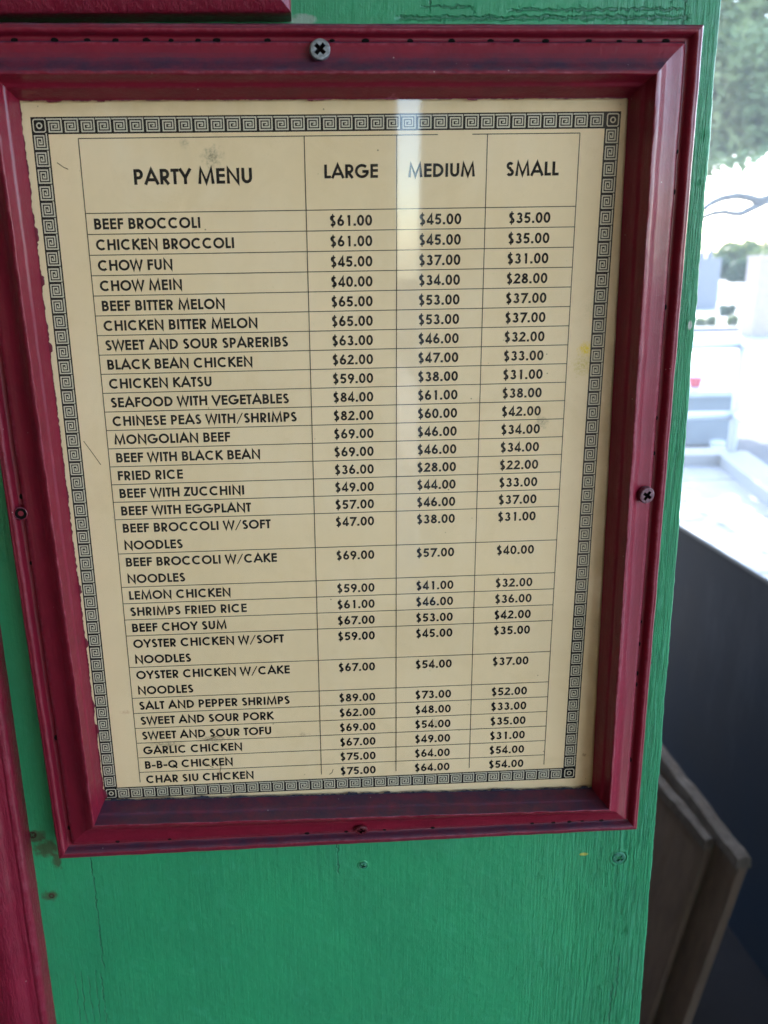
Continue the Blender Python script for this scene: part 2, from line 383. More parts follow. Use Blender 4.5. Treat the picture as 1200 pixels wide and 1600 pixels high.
# ------------------------------------------------------------------ green board wall
board = empty('green_board', W(18, 60, .8))
tag(board, 'green painted wooden board the menu frame is screwed to, grain raised at its right edge', 'board')
M_id = Matrix.Identity(4)
def own(o, parent):                # parts are modelled in world space: keep them there
    o.parent = parent; o.matrix_parent_inverse = Matrix.Translation(-parent.location); return o
b = MB(); NS = 260
rows = []
for i in range(NS + 1):
    y = -200 + i * 490 / NS if False else None
ys = [-210, -100, -40] + [-16 + i * .4 for i in range(240)] + [90, 130, 200, 285]
def edge_x(y): # near straight, slightly wavy, sawn edge
    e = 43.25 + (y + 6.5) * .0188
    return e + .10 * noise.noise(Vector((0, y * .22, 3))) + .05 * noise.noise(Vector((5, y * .9, 3)))
prof = [(-.34, .0), (-.20, .012), (-.10, .05), (-.03, .13), (0, .26), (0, 2.6)]
for y in ys:
    e = edge_x(y); r = [W(-150, y, .8)]
    jag = .05 * noise.noise(Vector((9, y * 1.7, 0)))
    for dx, dz in prof: r.append(W(e + dx + jag * (1 if dx > -.15 else 0), y, .8 + dz))
    r.append(W(-150, y, 3.4)); rows.append(r)
k = len(rows[0]); v = [p for r in rows for p in r]; f = []
for i in range(len(ys) - 1):
    for j in range(k - 1): f.append((i * k + j, i * k + j + 1, (i + 1) * k + j + 1, (i + 1) * k + j))
b.add(v, f); o = own(b.build('panel', M_green, smooth=True), board)
o.data.polygons.foreach_set('use_smooth', [True] * len(o.data.polygons))

def screw_mesh(name, x, y, z, r, mat, h=.22, recess=.26, pan=True, rot=.3, parent=None, tilt=(0, 0)):
    """cross-head screw facing the viewer, head top at z-h"""
    me = MB(); n = 28; q = Matrix.Rotation(rot, 2)
    a, L_ = .13 * r / .6, .40 * r / .6 * 1.0
    cross = [(a, L_), (a, a), (L_, a), (L_, -a), (a, -a), (a, -L_), (-a, -L_), (-a, -a), (-L_, -a), (-L_, a), (-a, a), (-a, L_)]
    # rounded tips
    cr = []
    for px, py in cross: v2 = q @ Vector((px * .9, py * .9)); cr.append((v2.x, v2.y))
    bm = bmesh.new()
    def P(dx, dy, dz): return W(x + dx, y + dy, z - h + dz + tilt[0] * dx + tilt[1] * dy)
    inner = [bm.verts.new(P(px, py, 0)) for px, py in cr]
    rim = [bm.verts.new(P(math.cos(t) * r * .86, math.sin(t) * r * .86, .0)) for t in [6.2832 * i / n for i in range(n)]]
    e = [bm.edges.new((inner[i], inner[(i + 1) % 12])) for i in range(12)] + [bm.edges.new((rim[i], rim[(i + 1) % n])) for i in range(n)]
    bmesh.ops.triangle_fill(bm, use_beauty=True, edges=e)
    prev = rim
    for rr, dz in ((.95, .03), (1.0, .09), (1.0, h + .1)):
        ring = [bm.verts.new(P(math.cos(t) * r * rr, math.sin(t) * r * rr, dz)) for t in [6.2832 * i / n for i in range(n)]]
        for i in range(n): bm.faces.new((prev[i], prev[(i + 1) % n], ring[(i + 1) % n], ring[i]))
        prev = ring
    bot = [bm.verts.new(P(px * .85, py * .85, recess)) for px, py in cr]
    for i in range(12): 
        fc = bm.faces.new((inner[i], bot[i], bot[(i + 1) % 12], inner[(i + 1) % 12])); fc.material_index = 1
    for fcs in ((0, 1, 10, 11), (2, 3, 8, 9), (4, 5, 6, 7)):
        pass
    fc = bm.faces.new([bot[i] for i in range(12)]); fc.material_index = 1
    bmesh.ops.recalc_face_normals(bm, faces=bm.faces)
    mm = bpy.data.meshes.new(name); bm.to_mesh(mm); bm.free()
    mm.materials.append(mat); mm.materials.append(M_dark)
    oo = bpy.data.objects.new(name, mm); col.objects.link(oo)
    return own(oo, parent)
s = screw_mesh('screw', 41.5, 57.5, .8, .56, M_screwgreen, h=.09, recess=.25, rot=.55, parent=board); s['label'] = 'green painted cross head screw sunk by the lower right frame corner'
s = screw_mesh('screw', 20.05, 57.0, .8, .30, M_screwgreen, h=.10, recess=.12, rot=.5, parent=board); s['label'] = 'small painted over screw below the middle of the frame'
s = screw_mesh('screw', -6.25, 52.6, .8, .34, plain('rusty_screw', (.06, .035, .02), .8, .3, var=.5, sc=600), h=.04, recess=.12, rot=.9, parent=board); s['label'] = 'rusty screw left of the lower frame corner'
s = screw_mesh('screw', -5.4, 58.5, .8, .26, bpy.data.materials['rusty_screw'], h=.03, recess=.12, rot=.5, parent=board)
# crater rim of paint round the sunk screws
def ring(name, x, y, z, r0, r1, h, mat, parent):
    b = MB(); n = 32; prof = [(r0, 0.0), (r0 + .03, -h * .9), ((r0 + r1) / 2, -h), (r1, .005)]
    v = []; f = []
    for i in range(n):
        t = 6.2832 * i / n; w = 1 + .10 * noise.noise(Vector((math.cos(t) * 2 + x, math.sin(t) * 2, y)))
        for rr, dz in prof: v.append(W(x + math.cos(t) * rr * w, y + math.sin(t) * rr * w, z + dz))
    for i in range(n):
        for j in range(3): f.append((i * 4 + j, i * 4 + j + 1, ((i + 1) % n) * 4 + j + 1, ((i + 1) % n) * 4 + j))
    b.add(v, f); return own(b.build(name, mat, smooth=True), parent)
ring('paint_rim', 41.5, 57.5, .8, .60, .84, .06, M_green, board)
ring('paint_rim', 20.05, 57.0, .8, .32, .48, .06, M_green, board)
# thin raised splinters of grain
b = MB()
for i in range(520):
    x = random.triangular(26, 43.4, 43.0) if i % 5 else random.uniform(-10, 43)
    y = random.uniform(53, 77) if (i % 3 or x < 42) else random.uniform(-8, 77)
    if y < 53.5 and x < 42.1: continue
    if x > edge_x(y) - .4: continue
    ln = random.uniform(.3, 1.8) * (1.2 if x > 38 else .7); wd = random.uniform(.018, .04); h = random.uniform(.012, .04)
    n_ = 5; L_ = []; T = []; R_ = []
    for k_ in range(n_ + 1):
        t = k_ / n_; ww = wd * math.sin(math.pi * (.08 + .84 * t)); xx = x + .08 * noise.noise(Vector((i, t * 2, 0)))
        yy = y + ln * t; T.append(W(xx, yy, .8 - h * math.sin(math.pi * (.05 + .9 * t)))); L_.append(W(xx - ww, yy, .803)); R_.append(W(xx + ww, yy, .803))
    vv = L_ + T + R_; q = n_ + 1
    b.add(vv, [(j, j + 1, q + j + 1, q + j) for j in range(n_)] + [(q + j, q + j + 1, 2 * q + j + 1, 2 * q + j) for j in range(n_)])
o = own(b.build('raised_grain', M_green, smooth=True), board); o['kind'] = 'stuff'

# ------------------------------------------------------------------ moulded frames
# stations: s (0 outer, 1 ridge, 2 lip), height above the paper
PROF = [(0, -.8), (0, .2), (0, 1.05), (.015, 1.2), (.04, 1.31), (.07, 1.36), (.085, 1.33), (.10, 1.38), (.13, 1.39), (.155, 1.36), (.178, 1.29), (.195, 1.18), (.21, 1.04), (.222, .92), (.25, .86), (.31, .86),
        (.345, .98), (.355, 1.20), (.37, 1.28), (.45, 1.31), (.56, 1.37), (.66, 1.48), (.74, 1.64), (.81, 1.86), (.87, 2.10), (.92, 2.25), (.96, 2.33), (1.0, 2.36), (1.03, 2.345), (1.06, 2.30), (1.10, 2.2), (1.14, 2.04),
        (1.2, 1.82), (1.3, 1.58), (1.38, 1.45), (1.46, 1.42), (1.53, 1.37), (1.60, 1.2), (1.72, .88), (1.86, .5), (1.97, .27), (2.0, .235)]
def lerp(a, b, t): return (a[0] + (b[0] - a[0]) * t, a[1] + (b[1] - a[1]) * t)
def corners(Q, s):
    O, Rg, Lp = Q
    return [lerp(O[i], Rg[i], s) if s <= 1 else lerp(Rg[i], Lp[i], s - 1) for i in range(4)]
def member(name, Q, i, parent, mat, prof=PROF, nseg=150, seed=0, wob=1.0):
    j = (i + 1) % 4; v = []; f = []
    k = len(prof)
    for a in range(nseg + 1):
        t = a / nseg
        for s, h in prof:
            c = corners(Q, s); p = lerp(c[i], c[j], t)
            d = Vector((c[j][0] - c[i][0], c[j][1] - c[i][1])).normalized(); nx, ny = -d.y, d.x
            L_ = t * 50
            edge = min(1, min(t, 1 - t) * 40)
            w1 = .022 * noise.noise(Vector((L_ * .35, s * 3, seed))) + .012 * noise.noise(Vector((L_ * 1.7, s * 9, seed)))
            if .9 <= s <= 1.1: w1 += .045 * noise.noise(Vector((L_ * 1.3, s * 20, seed + 4)))
            if .03 < s < .2: w1 += .02 * noise.noise(Vector((L_ * .8, s * 20, seed + 4)))
            w1 *= wob * edge if h > -.5 else 0
            w2 = .03 * noise.noise(Vector((L_ * .5, s * 2, seed + 8))) * wob * edge
            v.append(W(p[0] + nx * w2, p[1] + ny * w2, -(h + w1)))
    for a in range(nseg):
        for q in range(k - 1): f.append((a * k + q, a * k + q + 1, (a + 1) * k + q + 1, (a + 1) * k + q))
    b = MB(); b.add(v, f)
    return own(b.build(name, mat, smooth=True), parent)
QM = ([(-4.58, -4.99), (41.33, -4.66), (41.90, 53.13), (-3.72, 53.31)],
      [(-1.25, -2.02), (38.15, -1.74), (38.98, 50.22), (-.32, 49.5)],
      [(-.50, -.90), (37.30, -.74), (38.33, 49.86), (-.02, 48.98)])
# lower rail is broader: keep the mitre lines where they are in the picture
frame = empty('picture_frame', W(18.5, 53, -.2))
tag(frame, 'glossy maroon moulded wooden frame screwed round the party menu on the green board', 'picture frame')
member('top_rail', QM, 0, frame, M_maroon, seed=1)
member('stile', QM, 1, frame, M_maroon, seed=2)
member('bottom_rail', QM, 2, frame, M_maroon, seed=3)
member('stile', QM, 3, frame, M_maroon, seed=5)
# nail holes along the groove
def back(u, v_, h):                 # pixel of the photograph -> menu units at height h
    p = at_y(u, v_, -h * U); return (p.x / U, (Z0 - p.z) / U)
def holes(i, lst, s_, h, r0=.15, elong='x'):
    a_, c_ = corners(QM, s_)[i], corners(QM, s_)[(i + 1) % 4]
    for u, v_ in lst:
        b = MB(); x, y = back(u, v_, h)
        k_ = 0 if elong == 'x' else 1; x, y = lerp(a_, c_, ((x, y)[k_] - a_[k_]) / (c_[k_] - a_[k_])); r = r0 * random.uniform(.7, 1.15); n = 9; vv = []
        ex, ey = (1.4, .85) if elong == 'x' else (.85, 1.4)
        for rr, dz in ((r, .05), (r * .95, -.03), (r * .6, -.035)):
            for i in range(n):
                t = 6.2832 * i / n; w = 1 + .3 * noise.noise(Vector((u, t, 1)))
                vv.append(W(x + math.cos(t) * rr * w * ex, y + math.sin(t) * rr * w * ey, -h + dz))
        f = [(a * n + i, a * n + (i + 1) % n, (a + 1) * n + (i + 1) % n, (a + 1) * n + i) for a in range(2) for i in range(n)] + [tuple(2 * n + i for i in range(n))]
        b.add(vv, f); own(b.build('nail_hole', M_dark), frame)
holes(0, [(22, 60), (85, 60), (136, 59), (180, 59), (229, 59), (267, 58), (309, 57), (338, 57), (418, 57), (519, 56), (571, 56), (641, 56), (706, 56), (767, 57),
                     (807, 57), (853, 57), (920, 58), (968, 58), (1000, 59), (1041, 60)], .30, .88, .17)
holes(2, [(185, 1326), (266, 1322), (480, 1311), (541, 1308), (601, 1305), (676, 1301), (831, 1293), (864, 1291), (889, 1290), (909, 1289), (939, 1287)], .375, 1.27, .14)
holes(1, [(1066, 237), (1061, 300), (1047, 480), (1034, 653), (1028, 708), (1009, 971), (1006, 1006), (1002, 1052), (1000, 1069), (992, 1187)], .30, .88, .14, 'y')
holes(3, [(21, 776), (37, 880), (76, 1153), (96, 1294)], .30, .88, .14, 'y')
x, y = back(500, 76, 1.9); s = screw_mesh('screw', x, y, -1.45, .62, M_metal, h=.42, recess=.32, rot=.75, parent=frame, tilt=(0, -.25)); s['label'] = 'bare grey cross head screw in the top rail'
x, y = back(1012, 775, 2.0); s = screw_mesh('screw', x, y, -1.6, .58, M_screwpaint, h=.36, recess=.3, rot=.6, parent=frame, tilt=(.22, 0)); s['label'] = 'mauve cross head screw in the right stile'
x, y = back(564, 1296, 1.35); s = screw_mesh('screw', x, y, -1.42, .52, M_screwred, h=.12, recess=.22, rot=.1, parent=frame, tilt=(0, .35)); s['label'] = 'painted over cross head screw in the bottom rail'
def sink(x, y, h, r, parent):      # empty countersunk screw hole
    b = MB(); n = 26; prof = [(r * 1.15, -.02), (r, -.06), (r * .93, .0), (r * .45, .02)]
    v = []; f = []
    for i in range(n):
        t = 6.2832 * i / n
        for rr, dz in prof: v.append(W(x + math.cos(t) * rr, y + math.sin(t) * rr, -h + dz))
    for i in range(n):
        for j in range(3): f.append((i * 4 + j, i * 4 + j + 1, ((i + 1) % n) * 4 + j + 1, ((i + 1) % n) * 4 + j))
    b.add(v, f); b.f.append(tuple(i * 4 + 3 for i in range(n))); b.m.append(1)
    b.m = [0 if (i % 3 < 2) else 1 for i in range(len(b.f))]
    return own(b.build('screw_hole', [M_maroon, M_dark]), parent)
x, y = back(33, 802, 1.25); s = sink(x, y, 1.33, .42, frame); s['label'] = 'empty dark screw hole in the left stile'
# picture glass, with ragged red paint that ran onto it
b = MB(); b.quad(W(-.75, -1.1, -.22), W(38.6, -1.1, -.22), W(38.7, 50.2, -.22), W(-.35, 50.2, -.22)); own(b.build('glass', M_glass), frame)
M_paintedge = maroon('maroon_paint_edge', (.15, .014, .03), dustamt=0)
def ragged(a, b_, nrm, width, amp, seed, name='paint_edge', mat=None, lift=.24, n=420):
    v = []; f = []
    for i in range(n + 1):
        t = i / n; p = lerp(a, b_, t); L_ = t * math.dist(a, b_)
        w = width + amp * (noise.noise(Vector((L_ * .9, seed, 0))) + .6 * noise.noise(Vector((L_ * 3.5, seed, 1))) + .3 * noise.noise(Vector((L_ * 11, seed, 2))))
        if noise.noise(Vector((L_ * .7, seed, 7))) > .33: w += amp * 1.1
        w = max(w, -.2)
        v += [W(p[0] - nrm[0] * .25, p[1] - nrm[1] * .25, -lift), W(p[0] + nrm[0] * w * .8, p[1] + nrm[1] * w * .8, -lift - .015), W(p[0] + nrm[0] * w, p[1] + nrm[1] * w, -lift + .012)]
    for i in range(n):
        for q in range(2): f.append((i * 3 + q, i * 3 + q + 1, (i + 1) * 3 + q + 1, (i + 1) * 3 + q))
    b = MB(); b.add(v, f); return own(b.build(name, mat or M_paintedge), frame)
ragged((-.50, -.9), (-.02, 49), (1, 0), .06, .13, 3)
ragged((-.5, -.9), (37.3, -.74), (0, 1), .02, .07, 11)
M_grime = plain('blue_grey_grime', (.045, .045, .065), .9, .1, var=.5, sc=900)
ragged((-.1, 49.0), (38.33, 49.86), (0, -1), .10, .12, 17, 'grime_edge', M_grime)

# ------------------------------------------------------------------ the printed menu
menu = empty('menu_sheet', W(18.5, 50, 0))
tag(menu, 'cream party menu with price table and black Greek key border behind glass', 'menu')
b = MB(); nx, ny = 14, 18; v = []
for j in range(ny + 1):
    for i in range(nx + 1):
        v.append(W(-1 + 40 * i / nx, -1.6 + 52 * j / ny, 0))
b.add(v, [(j * (nx + 1) + i, j * (nx + 1) + i + 1, (j + 1) * (nx + 1) + i + 1, (j + 1) * (nx + 1) + i) for j in range(ny) for i in range(nx)])
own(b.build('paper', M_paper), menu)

lift_n = [0]
def stroke(mb, pts, w, z, closed=False, mi=0):
    """constant-width mitred ribbon through pts (menu units) lying at height z"""
    n = len(pts); V = [Vector(p) for p in pts]; Lv = []; Rv = []
    for i in range(n):
        if closed: a, c = V[i - 1], V[(i + 1) % n]
        else: a, c = V[max(i - 1, 0)], V[min(i + 1, n - 1)]
        d1 = (V[i] - a); d2 = (c - V[i])
        if d1.length < 1e-9: d1 = d2
        if d2.length < 1e-9: d2 = d1
        d1 = d1.normalized(); d2 = d2.normalized()
        n1 = Vector((-d1.y, d1.x)); n2 = Vector((-d2.y, d2.x)); mm = n1 + n2
        if mm.length < .15: mm = n1.copy(); k_ = 1
        else: mm.normalize(); k_ = min(1 / max(mm.dot(n1), .2), 2.2)
        Lv.append(V[i] + mm * w / 2 * k_); Rv.append(V[i] - mm * w / 2 * k_)
    lift_n[0] += 1; zz = -(z + (lift_n[0] % 7) * .0015)
    vv = [W(p.x, p.y, zz) for p in Lv] + [W(p.x, p.y, zz) for p in Rv]
    rng = range(n) if closed else range(n - 1)
    mb.add(vv, [(i, (i + 1) % n, n + (i + 1) % n, n + i) for i in rng], mi)

# geometric sans capitals as stroked skeletons; cap height 1, widths in cap heights
def arc(cx_, cy_, rx, ry, a0, a1, n=14):
    return [(cx_ + rx * math.cos(R(a0 + (a1 - a0) * i / n)), cy_ + ry * math.sin(R(a0 + (a1 - a0) * i / n))) for i in range(n + 1)]
EMW = dict(A=740, B=580, C=780, D=700, E=520, F=480, G=840, H=680, I=280, K=620, L=440, M=900, N=740, O=840, P=560, Q=840, R=580, S=520, T=420, U=640, V=700, W=900, Y=620, Z=500)
for c in '0123456789$': EMW[c] = 573
EMW['.'] = 280; EMW[' '] = 280; EMW['/'] = 560; EMW['-'] = 400
CAP = .74
def glyph(c, w, t):
    """skeleton strokes in cap-height units; w = advance, t = stroke width; y 0 top .. 1 base"""
    h = t / 2; l = .075 + h; r = w - .06 - h; T, B_ = h, 1 - h; mid = .47
    if c == 'A': return [[(h * .6 + .01, 1), (w / 2, .05), (w - h * .6 - .01, 1)], [(w * .24, .69), (w * .76, .69)]]
    if c == 'B':
        x = r - .20
        return [[(l, 0), (l, 1)], [(l, T), (x - .02, T)] + arc(x - .02, T + .19, .18, .19, -90, 90) + [(l, T + .38)], [(l, T + .38), (x, T + .38)] + arc(x, (T + .38 + B_) / 2, .21, (B_ - T - .38) / 2, -90, 90) + [(l, B_)]]
    if c == 'C': return [arc(w * .54, .5, w * .5 - h - .01, .5 - h + .01, -48, -312, 26)]
    if c == 'D': return [[(l, 0), (l, 1)], [(l, T), (l + .16, T)] + arc(l + .16, .5, r - l - .16, .5 - h, -90, 90, 18) + [(l, B_)]]
    if c == 'E': return [[(l, 0), (l, 1)], [(l, T), (w - .05, T)], [(l, mid), (w - .05, mid)], [(l, B_), (w - .05, B_)]]
    if c == 'F': return [[(l, 0), (l, 1)], [(l, T), (w - .04, T)], [(l, mid), (w - .04, mid)]]
    if c == 'G': return [arc(w * .5, .5, w * .5 - h - .03, .5 - h + .01, -45, -345, 28) + [(w - h - .05, .53), (w * .52, .53)]]
    if c == 'H': return [[(l, 0), (l, 1)], [(r, 0), (r, 1)], [(l, mid), (r, mid)]]
    if c == 'I': return [[(w / 2, 0), (w / 2, 1)]]
    if c == 'K': return [[(l, 0), (l, 1)], [(w - .10, 0), (l + .02, .50)], [(l + .06, .40), (w - .06, 1)]]
    if c == 'L': return [[(l, 0), (l, 1)], [(l, B_), (w - .02, B_)]]
    if c == 'M': return [[(.05 + h, 1), (w * .21, .03), (w * .5, .92), (w * .79, .03), (w - .05 - h, 1)]]
    if c == 'N': return [[(l, 1), (l, .04), (r, .96), (r, 0)]]
    if c == 'O': return [arc(w / 2, .5, w / 2 - h - .04, .5 - h + .01, 0, 351, 35)]
    if c == 'Q': return [arc(w / 2, .5, w / 2 - h - .04, .5 - h + .01, 0, 351, 35), [(w * .55, .62), (w * .92, 1.02)]]
    if c == 'P': return [[(l, 0), (l, 1)], [(l, T), (r - .22, T)] + arc(r - .22, T + .23, .22, .23, -90, 90) + [(l, T + .46)]]
    if c == 'R': return [[(l, 0), (l, 1)], [(l, T), (r - .24, T)] + arc(r - .24, T + .23, .22, .23, -90, 90) + [(l, T + .46)], [(r - .32, T + .46), (r + .01, 1)]]
    if c in 'S$':
        x = w / 2; rx = w * .5 - h - (.05 if c == 'S' else .10)
        a = arc(x, .27, rx * .88, .27 - h + .01, -30, -270, 14) ; b_ = arc(x, .735, rx, .265 - h + .01, -90, 150, 14)
        s_ = [a + b_[1:]]
        if c == '$': s_.append([(x, -.13), (x, 1.13)])
        return s_
    if c == 'T': return [[(w / 2, 0), (w / 2, 1)], [(.01, T), (w - .01, T)]]
    if c == 'U': return [[(l, 0), (l, .62)] + arc(w / 2, .62, w / 2 - l, .38 - h, 180, 0)[1:-1] + [(r + (w - l - r), .62), (w - l, 0)]]
    if c == 'V': return [[(h * .6, 0), (w / 2, .95), (w - h * .6, 0)]]
    if c == 'W': return [[(h * .6, 0), (w * .27, .95), (w * .5, .06), (w * .73, .95), (w - h * .6, 0)]]
    if c == 'Y': return [[(h * .6, 0), (w / 2, .58)], [(w - h * .6, 0), (w / 2, .58)], [(w / 2, .50), (w / 2, 1)]]
    if c == 'Z': return [[(.05, T), (w - .11, T), (.10, B_), (w - .03, B_)]]
    if c == '0': return [arc(w / 2, .5, w / 2 - h - .05, .5 - h + .01, 0, 350, 28)]
    if c == '1': return [[(w * .34, T + .02), (w * .56, T + .02)], [(w * .56, 0), (w * .56, 1)]]
    if c == '2': return [arc(w / 2, .29, w * .5 - h - .08, .29 - h, 190, 395, 14) + [(.13, B_), (w - .06, B_)]]
    if c == '3': return [arc(w * .48, .27, w * .5 - h - .12, .27 - h, -165, 88, 14), arc(w * .48, .71, w * .5 - h - .07, .29 - h, -92, 165, 14)]
    if c == '4': return [[(w * .66, 1), (w * .66, .06), (.09, .74)], [(.07, .75), (w - .04, .75)]]
    if c == '5': return [[(w - .11, T), (w * .33, T), (w * .24, .44)] + arc(w * .47, .67, w * .5 - h - .06, .33 - h, -110, 150, 16)]
    if c == '6': return [arc(w / 2, .68, w * .5 - h - .06, .32 - h, 0, 350, 22), [(w * .62, 0), (w * .165, .56)]]
    if c == '7': return [[(.07, T), (w - .10, T), (w * .32, 1)]]
    if c == '8': return [arc(w / 2, .26, w * .5 - h - .11, .26 - h, 0, 348, 20), arc(w / 2, .71, w * .5 - h - .06, .29 - h, 0, 348, 22)]
    if c == '9': return [arc(w / 2, .32, w * .5 - h - .06, .32 - h, 0, 350, 22), [(w * .835, .44), (w * .38, 1)]]
    if c == '.': return [[(w / 2, .785), (w / 2, 1.0)]]
    if c == '/': return [[(w - .08, -.04), (.08, 1.10)]]
    if c == '-': return [[(.05, .62), (w - .05, .62)]]
    return []
def text_width(s, em): return sum(EMW[c] for c in s) / 1000 * em
def lettering(name, s, x, base, em, parent, bold=.212, center=False, mat=None, mb=None):
    if center: x -= text_width(s, em) / 2
    own_mb = mb is None; mb = mb or MB(); cap = em * CAP
    for c in s:
        w = EMW[c] / 1000 * em / cap
        bw = bold * (1.15 if c == '.' else (.5 if c == '/' else 1))
        for si, st in enumerate(glyph(c, w, bold)):
            ww = bw * (.55 if c == '$' and si == 1 else 1)
            closed = c in 'OQ0' and si == 0 or c in '8' or c in '69' and si == 0
            stroke(mb, [(x + px * cap, base - cap + py * cap) for px, py in st], ww * cap, .012, closed)
        x += w * cap
    if own_mb: return own(mb.build(name, mat or M_ink), parent)

ROWS = [('BEEF BROCCOLI', 61, 45, 35), ('CHICKEN BROCCOLI', 61, 45, 35), ('CHOW FUN', 45, 37, 31), ('CHOW MEIN', 40, 34, 28),
        ('BEEF BITTER MELON', 65, 53, 37), ('CHICKEN BITTER MELON', 65, 53, 37), ('SWEET AND SOUR SPARERIBS', 63, 46, 32),
        ('BLACK BEAN CHICKEN', 62, 47, 33), ('CHICKEN KATSU', 59, 38, 31), ('SEAFOOD WITH VEGETABLES', 84, 61, 38),
        ('CHINESE PEAS WITH/SHRIMPS', 82, 60, 42), ('MONGOLIAN BEEF', 69, 46, 34), ('BEEF WITH BLACK BEAN', 69, 46, 34),
        ('FRIED RICE', 36, 28, 22), ('BEEF WITH ZUCCHINI', 49, 44, 33), ('BEEF WITH EGGPLANT', 57, 46, 37),
        ('BEEF BROCCOLI W/SOFT|NOODLES', 47, 38, 31), ('BEEF BROCCOLI W/CAKE|NOODLES', 69, 57, 40), ('LEMON CHICKEN', 59, 41, 32),
        ('SHRIMPS FRIED RICE', 61, 46, 36), ('BEEF CHOY SUM', 67, 53, 42), ('OYSTER CHICKEN W/SOFT|NOODLES', 59, 45, 35),
        ('OYSTER CHICKEN W/CAKE|NOODLES', 67, 54, 37), ('SALT AND PEPPER SHRIMPS', 89, 73, 52), ('SWEET AND SOUR PORK', 62, 48, 33),
        ('SWEET AND SOUR TOFU', 69, 54, 35), ('GARLIC CHICKEN', 67, 49, 31), ('B-B-Q CHICKEN', 75, 64, 54), ('CHAR SIU CHICKEN', 75, 64, 54)]
CX_ = [2.80, 16.83, 22.68, 28.47, 34.42]; HT, HB, PITCH = 1.26, 5.70, 1.2825; LW = .055
lettering('heading', 'PARTY MENU', 5.96, 4.02, 1.262, menu, .205)
for i, (w_, e_) in enumerate((('LARGE', 1.13), ('MEDIUM', 1.115), ('SMALL', 1.15))):
    lettering('heading', w_, (CX_[i + 1] + CX_[i + 2]) / 2 - (0 if i != 2 else .0), 3.79, e_, menu, .205, True)
rl = MB()
def hl(x0, x1, y): stroke(rl, [(x0, y), (x1, y)], LW, .008)
def vl(x, y0, y1): stroke(rl, [(x, y0), (x, y1)], LW, .008)
hl(CX_[0], 25.3, HT); hl(27.5, CX_[4], HT)        # the top rule is broken above MEDIUM
y = HB; hl(CX_[0], CX_[4], y)
for name_, *pr in ROWS:
    lines = name_.split('|')
    for i, t in enumerate(lines): lettering('dish_name', t, 3.24, y + .985 + i * PITCH, .911, menu)
    for i, p_ in enumerate(pr): lettering('price', '$%d.00' % p_, (CX_[i + 1] + CX_[i + 2]) / 2 - .06, y + 1.0, .905, menu, .204, True)
    y += PITCH * len(lines)
    if name_ != ROWS[-1][0]: hl(CX_[0], CX_[4], y)
for x in CX_: vl(x, HT, 47.62)
own(rl.build('table_rules', M_line), menu)
# small pen-like scratches on the sheet
M_scr = plain('brown_scratch', (.10, .06, .03), .8)
for a_, c_ in (((1.35, 2.65), (2.0, 3.05)), ((17.75, 47.2), (17.45, 47.65)), ((7.6, 44.2), (9.0, 43.8)), ((9.1, 46.4), (8.7, 47.6)), ((7.7, 46.0), (8.5, 46.6)), ((1.2, 20.5), (2.2, 22.2))):
    b = MB(); mid_ = ((a_[0] + c_[0]) / 2 + .06, (a_[1] + c_[1]) / 2 + .08); stroke(b, [a_, mid_, c_], .05, .02); own(b.build('scratch', M_scr), menu)

# Greek key border: black band, pale key line in every cell
bb = MB()
def rect(mb, x0, y0, x1, y1, z, mi=0): mb.quad(W(x0, y0, -z), W(x1, y0, -z), W(x1, y1, -z), W(x0, y1, -z), mi)
band = MB(); rect(band, 0, 0, 37, 1, .004); rect(band, 0, 48, 37, 49, .004); rect(band, 0, 1, 1, 48, .004); rect(band, 36, 1, 37, 48, .004)
own(band.build('border_band', M_ink), menu)
KEY = [(-.06, .13), (.84, .13), (.84, .86), (.08, .86), (.08, .29), (.68, .29), (.68, .71), (.24, .71), (.24, .44), (.53, .44), (.53, .575), (.385, .575)]
def key(cx_, cy_, rot): stroke(bb, [(cx_ + (x if not rot else 1 - y), cy_ + (y if not rot else x)) for x, y in KEY], .082, .012)
for i in range(1, 36): key(i, 0, 0); key(i, 48, 0)
for j in range(1, 48): key(0, j, 1); key(36, j, 1)
for cx_, cy_ in ((.5, .5), (36.5, .5), (.5, 48.5), (36.5, 48.5)):
    stroke(bb, arc(cx_, cy_, .15, .15, 0, 342, 19), .08, .012, True)
    rr = .12; q = .36; pts = []
    for sx, sy, a0 in ((1, 1, 0), (-1, 1, 90), (-1, -1, 180), (1, -1, 270)):
        pts += arc(cx_ + sx * (q - rr), cy_ + sy * (q - rr), rr, rr, a0, a0 + 90, 5)
    stroke(bb, pts, .075, .012, True)
own(bb.build('greek_key', M_pale), menu)

